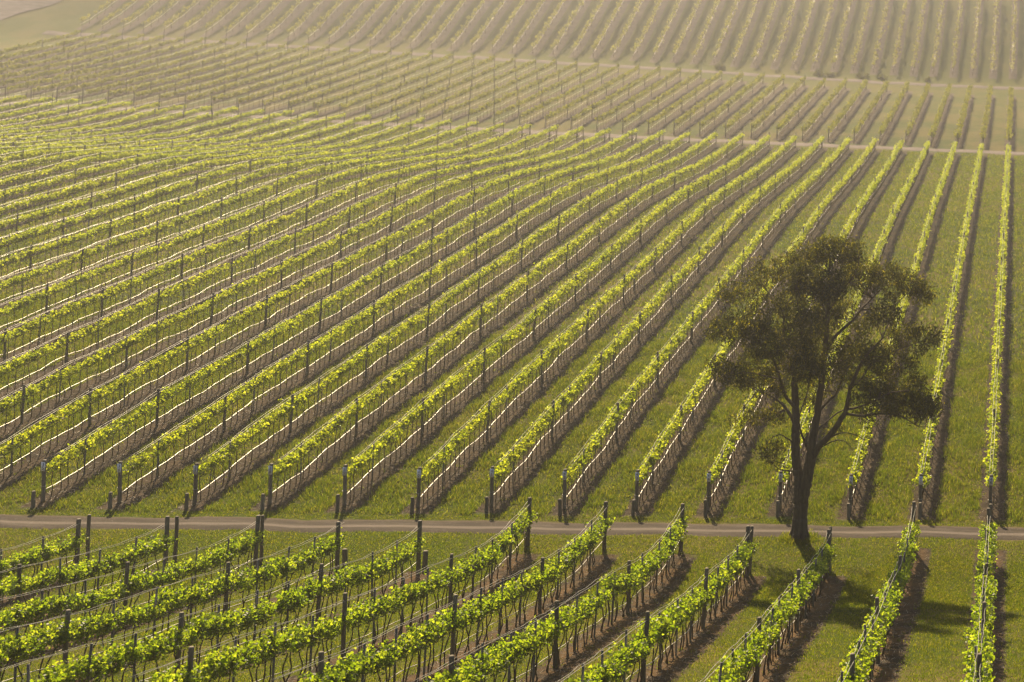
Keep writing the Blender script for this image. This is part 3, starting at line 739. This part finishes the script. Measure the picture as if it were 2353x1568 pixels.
for a in np.arange(0, 6.28, 1.05):             # root flare
    e = base + np.array([.46 * math.cos(a), .46 * math.sin(a), -.06])
    gt.tube(spline([base + np.array([.14 * math.cos(a), .14 * math.sin(a), .85]), base + np.array([.24 * math.cos(a), .24 * math.sin(a), .32]), e], 4), np.linspace(.16, .07, 9), 8)
LC, LA = [], []
for cx, cy, rxx, ryy, dd, share in clumps:
    c = tp(cx, cy, dd); ra, rb, rc = rxx * 1.05 * PXM, ryy * 1.28 * PXM, (rxx * .55 + ryy * .45) * PXM
    near_i = np.argmin(np.sum((SK[:, :3] - c) ** 2, 1) + 3.0 * np.maximum(0, SK[:, 2] - c[2]) ** 2)
    p0 = SK[near_i, :3]; r0 = min(.032, SK[near_i, 3] * .8)
    ntuft = int(29 * share * max(.6, ra * rb / .35))
    for q in range(ntuft):
        v = rng.normal(size=3); v /= np.linalg.norm(v); v *= rng.uniform(.35, 1.0) ** .6
        tip = c + v * np.array([ra, rc, rb]); tip[2] += rb * .12 * (1 - (v[0] ** 2))
        if q % 3 == 0:
            mid = p0 * .45 + tip * .55 + rng.normal(0, .10, 3); mid[2] -= .05
            gt.tube(spline([p0, mid, tip], 4), np.linspace(r0 * .75, .006, 9), 4, False)
        m_ = rng.integers(34, 56)
        sp = rng.uniform(.10, .19)
        pts = tip + rng.normal(0, 1, (m_, 3)) * np.array([sp * 1.2, sp * 1.2, sp * 1.0])
        LC.append(pts)
LC = np.concatenate(LC)
tree = empty('tree', tuple(base))
tag(tree, 'spreading dark-leaved tree with a forked trunk standing beside the dirt road', 'tree')
tm = gt.mesh('tree_trunk'); o = obj('trunk', tm, M['bark'], tree, smooth=True)
tm.vertices.foreach_set('co', (np.concatenate(gt.V) - base).astype(np.float32).ravel())
V, Fq = leaf_quads(LC - base, .15, rng, hang=.75, aspect=.36)
obj('crown', make_mesh('tree_crown', V, [Fq]), M['tree_leaf'], tree)
print('tree leaves', len(LC))

# ------------------------------------------------------------------ weeds along the second track
def bush(x, y, r, label):
    b_ = np.array([x, y, t1(x, y)]); root = empty('bush', tuple(b_)); tag(root, label, 'bush', 'bushes by the upper track')
    C = []
    g = Geo()
    for q in range(int(26 * r)):
        v = rng.normal(size=3); v[2] = abs(v[2]); v /= np.linalg.norm(v); p = v * np.array([r, r * .8, r * .8]) * rng.uniform(.5, 1)
        g.tube(spline([(0, 0, -.05), p * .5 + rng.normal(0, .05, 3), p], 3), np.linspace(.02, .005, 7), 4, False)
        C.append(p + rng.normal(0, .12, (22, 3)))
    obj('stem', g.mesh('bush_stem'), M['vine_wood'], root)
    V, Fq = leaf_quads(np.concatenate(C), .14, rng); obj('foliage', make_mesh('bush_foliage', V, [Fq]), M['bush_leaf'], root)
for X_, Y_, r, k in ((1657, 151, 1.15, 21), (1881, 171, 1.0, 15), (1909, 168, .8, 14), (1983, 174, 1.2, 11), (2028, 183, .8, 9), (2133, 186, .7, 6)):
    y = 235.4 + .03 * (X_ - XV) / 15; x = unproject(X_, Y_, y)[0]
    bush(x, y, r, f"low dark bush beside the upper track, in line with {row_no(int(round((-x - .25) / 3)))}")

# ------------------------------------------------------------------ grass and straw
def in_view(x, y):
    z = T(x, y); u, v = x * F / y, -z * F / y
    X_ = XV + u * math.cos(ROLL) - v * math.sin(ROLL); Y_ = YV + u * math.sin(ROLL) + v * math.cos(ROLL)
    return (X_ > -60) & (X_ < W0 + 60) & (Y_ > -40) & (Y_ < H0 + 90)
def scatter(n, y0, y1):                        # even over the ground
    y = rng.uniform(y0, y1, n); x = rng.uniform(-125, 4, n); k = in_view(x, y); return x[k], y[k]
def zones(x, y):
    s = y - SL * np.clip(x, -80, 20) * shear_w(y)
    d_ = np.abs((x + .12 + 1.5) % 3 - 1.5)
    nl = 59.6 + 3.2 * smooth01(x, -4.8, -4.2) + 2.2 * smooth01(x, -20, -19.4) * smooth01(-x, 10.6, 11.2)
    near_b = s < nl + .3; road_ = np.abs(s - 65.3) < .93 + .14 * np.sin(x * 2.3) * np.sin(x * .7 + 1); main_b = (s > 66.9) & (y < 177.5)
    return s, d_, near_b, road_, main_b
def blades(x, y, h, wd, per, spread):
    n = len(x); x = np.repeat(x, per); y = np.repeat(y, per); h = np.repeat(h, per) * rng.uniform(.55, 1.15, n * per); wd = np.repeat(wd, per)
    x = x + rng.normal(0, spread, n * per); y = y + rng.normal(0, spread, n * per)
    z = T(x, y) - .01; a = rng.uniform(0, 2 * np.pi, n * per)
    lx, ly = rng.normal(0, .38, n * per) * h, rng.normal(0, .38, n * per) * h
    B = np.stack([x, y, z], 1); dx = np.stack([np.cos(a), np.sin(a), 0 * a], 1) * wd[:, None]
    Tp = B + np.stack([lx, ly, h], 1)
    Md = B + np.stack([lx * .35, ly * .35, h * .6], 1)
    V = np.stack([B - dx, B + dx, Md + dx * .8, Tp, Md - dx * .8], 1).reshape(-1, 3)
    k = np.arange(n * per)[:, None] * 5
    return V, k
GV, GK = [], []
def grow(x, y, h, wd, per, spread):
    V, k = blades(x, y, h, wd, per, spread); off = sum(len(v) for v in GV)
    GV.append(V); GK.append(k + off)
x, y = scatter(480000, 62, 92); s, d_, nb_, rd_, mb_ = zones(x, y)
k_ = mb_ & (d_ > .62 + rng.normal(0, .07, len(x))); x, y = x[k_], y[k_]
grow(x, y, rng.uniform(.08, .30, len(x)) * (.8 + .4 * np.sin(x * 2.1) * np.sin(y * 1.7)), np.full(len(x), .010), 4, .05)
x, y = scatter(260000, 92, 178); s, d_, nb_, rd_, mb_ = zones(x, y)
k_ = mb_ & (d_ > .63 + rng.normal(0, .08, len(x))); x, y = x[k_], y[k_]
grow(x, y, rng.uniform(.08, .26, len(x)), np.full(len(x), .022), 3, .08)
x, y = scatter(420000, 55, 68.5); s, d_, nb_, rd_, mb_ = zones(x, y)
k_ = ~mb_ & ~rd_ & ~(nb_ & (d_ < .66)); x, y = x[k_], y[k_]
grow(x, y, rng.uniform(.03, .10, len(x)), np.full(len(x), .010), 3, .05)
x, y = scatter(700000, 33, 62); s, d_, nb_, rd_, mb_ = zones(x, y)
k_ = nb_ & (d_ > .64 + rng.normal(0, .10, len(x))); x, y = x[k_], y[k_]
grow(x, y, rng.uniform(.03, .10, len(x)), np.full(len(x), .008), 3, .04)
# weeds and dead tufts left on the bare strips, and longer tufts against trunks and posts
x, y = scatter(120000, 33, 130); s, d_, nb_, rd_, mb_ = zones(x, y)
k_ = (nb_ | mb_) & (d_ < .66) & (np.sin(x * 3.1 + y * .9) * np.sin(y * 1.3 - x) > .25) & (rng.uniform(size=len(x)) < .5); x, y = x[k_], y[k_]
grow(x, y, rng.uniform(.04, .16, len(x)), np.full(len(x), .009), 4, .05)
n_ = 500; a_ = rng.uniform(0, 6.28, n_); r_ = .36 + np.abs(rng.normal(0, .25, n_))
grow(base[0] + r_ * np.cos(a_), base[1] + r_ * np.sin(a_), rng.uniform(.08, .24, n_), np.full(n_, .010), 4, .05)
V = np.concatenate(GV); K = np.concatenate(GK)
gr = obj('grass', make_mesh('grass', V, [np.concatenate([K + np.array([0, 1, 2, 4])]), K + np.array([4, 2, 3])]), M['grass']); gr['kind'] = 'stuff'
print('grass verts', len(V))
# straw and prunings on the bare strips
x, y = scatter(520000, 33, 110); s, d_, nb_, rd_, mb_ = zones(x, y)
k_ = (nb_ | mb_) & (d_ < .60) & (rng.uniform(size=len(x)) < np.where(y > 66, .30, .55)); x, y = x[k_], y[k_]
n = len(x); a = rng.uniform(0, np.pi, n); ln = rng.uniform(.03, .10, n); wd = rng.uniform(.004, .010, n); tl = rng.normal(0, .25, n)
c = np.stack([x, y, T(x, y) + .02 + np.abs(tl) * ln], 1); dv = np.stack([np.cos(a) * ln, np.sin(a) * ln, tl * ln], 1); pv = np.stack([-np.sin(a) * wd, np.cos(a) * wd, wd * .5], 1)
V = np.stack([c - dv - pv, c + dv - pv, c + dv + pv, c - dv + pv], 1).reshape(-1, 3)
m, t, o = mat('straw'); gi = N(t, 'ShaderNodeNewGeometry'); b = N(t, 'ShaderNodeBsdfPrincipled'); b.inputs['Roughness'].default_value = .6
t.links.new(ramp(t, gi.outputs['Random Per Island'], [(0, (.05, .036, .022)), (.7, (.12, .088, .055)), (1, (.34, .275, .19))]), b.inputs['Base Color']); t.links.new(b.outputs[0], o.inputs[0])
st = obj('straw', make_mesh('straw', V, [np.arange(4 * n).reshape(-1, 4)]), m); st['kind'] = 'stuff'

# ------------------------------------------------------------------ haze
g = Geo(); g.box(-245, 116, -75, 505, -26, 22)
m, t, o = mat('haze'); pv = N(t, 'ShaderNodeVolumePrincipled')
pv.inputs['Color'].default_value = (.95, .94, 1.0, 1); pv.inputs['Density'].default_value = 0.00068; pv.inputs['Anisotropy'].default_value = .78
pv.inputs['Density Attribute'].default_value = ''
t.links.new(pv.outputs[0], o.inputs['Volume']); m.cycles.homogeneous_volume = True
hz = obj('haze', g.mesh('haze'), m); hz['kind'] = 'stuff'
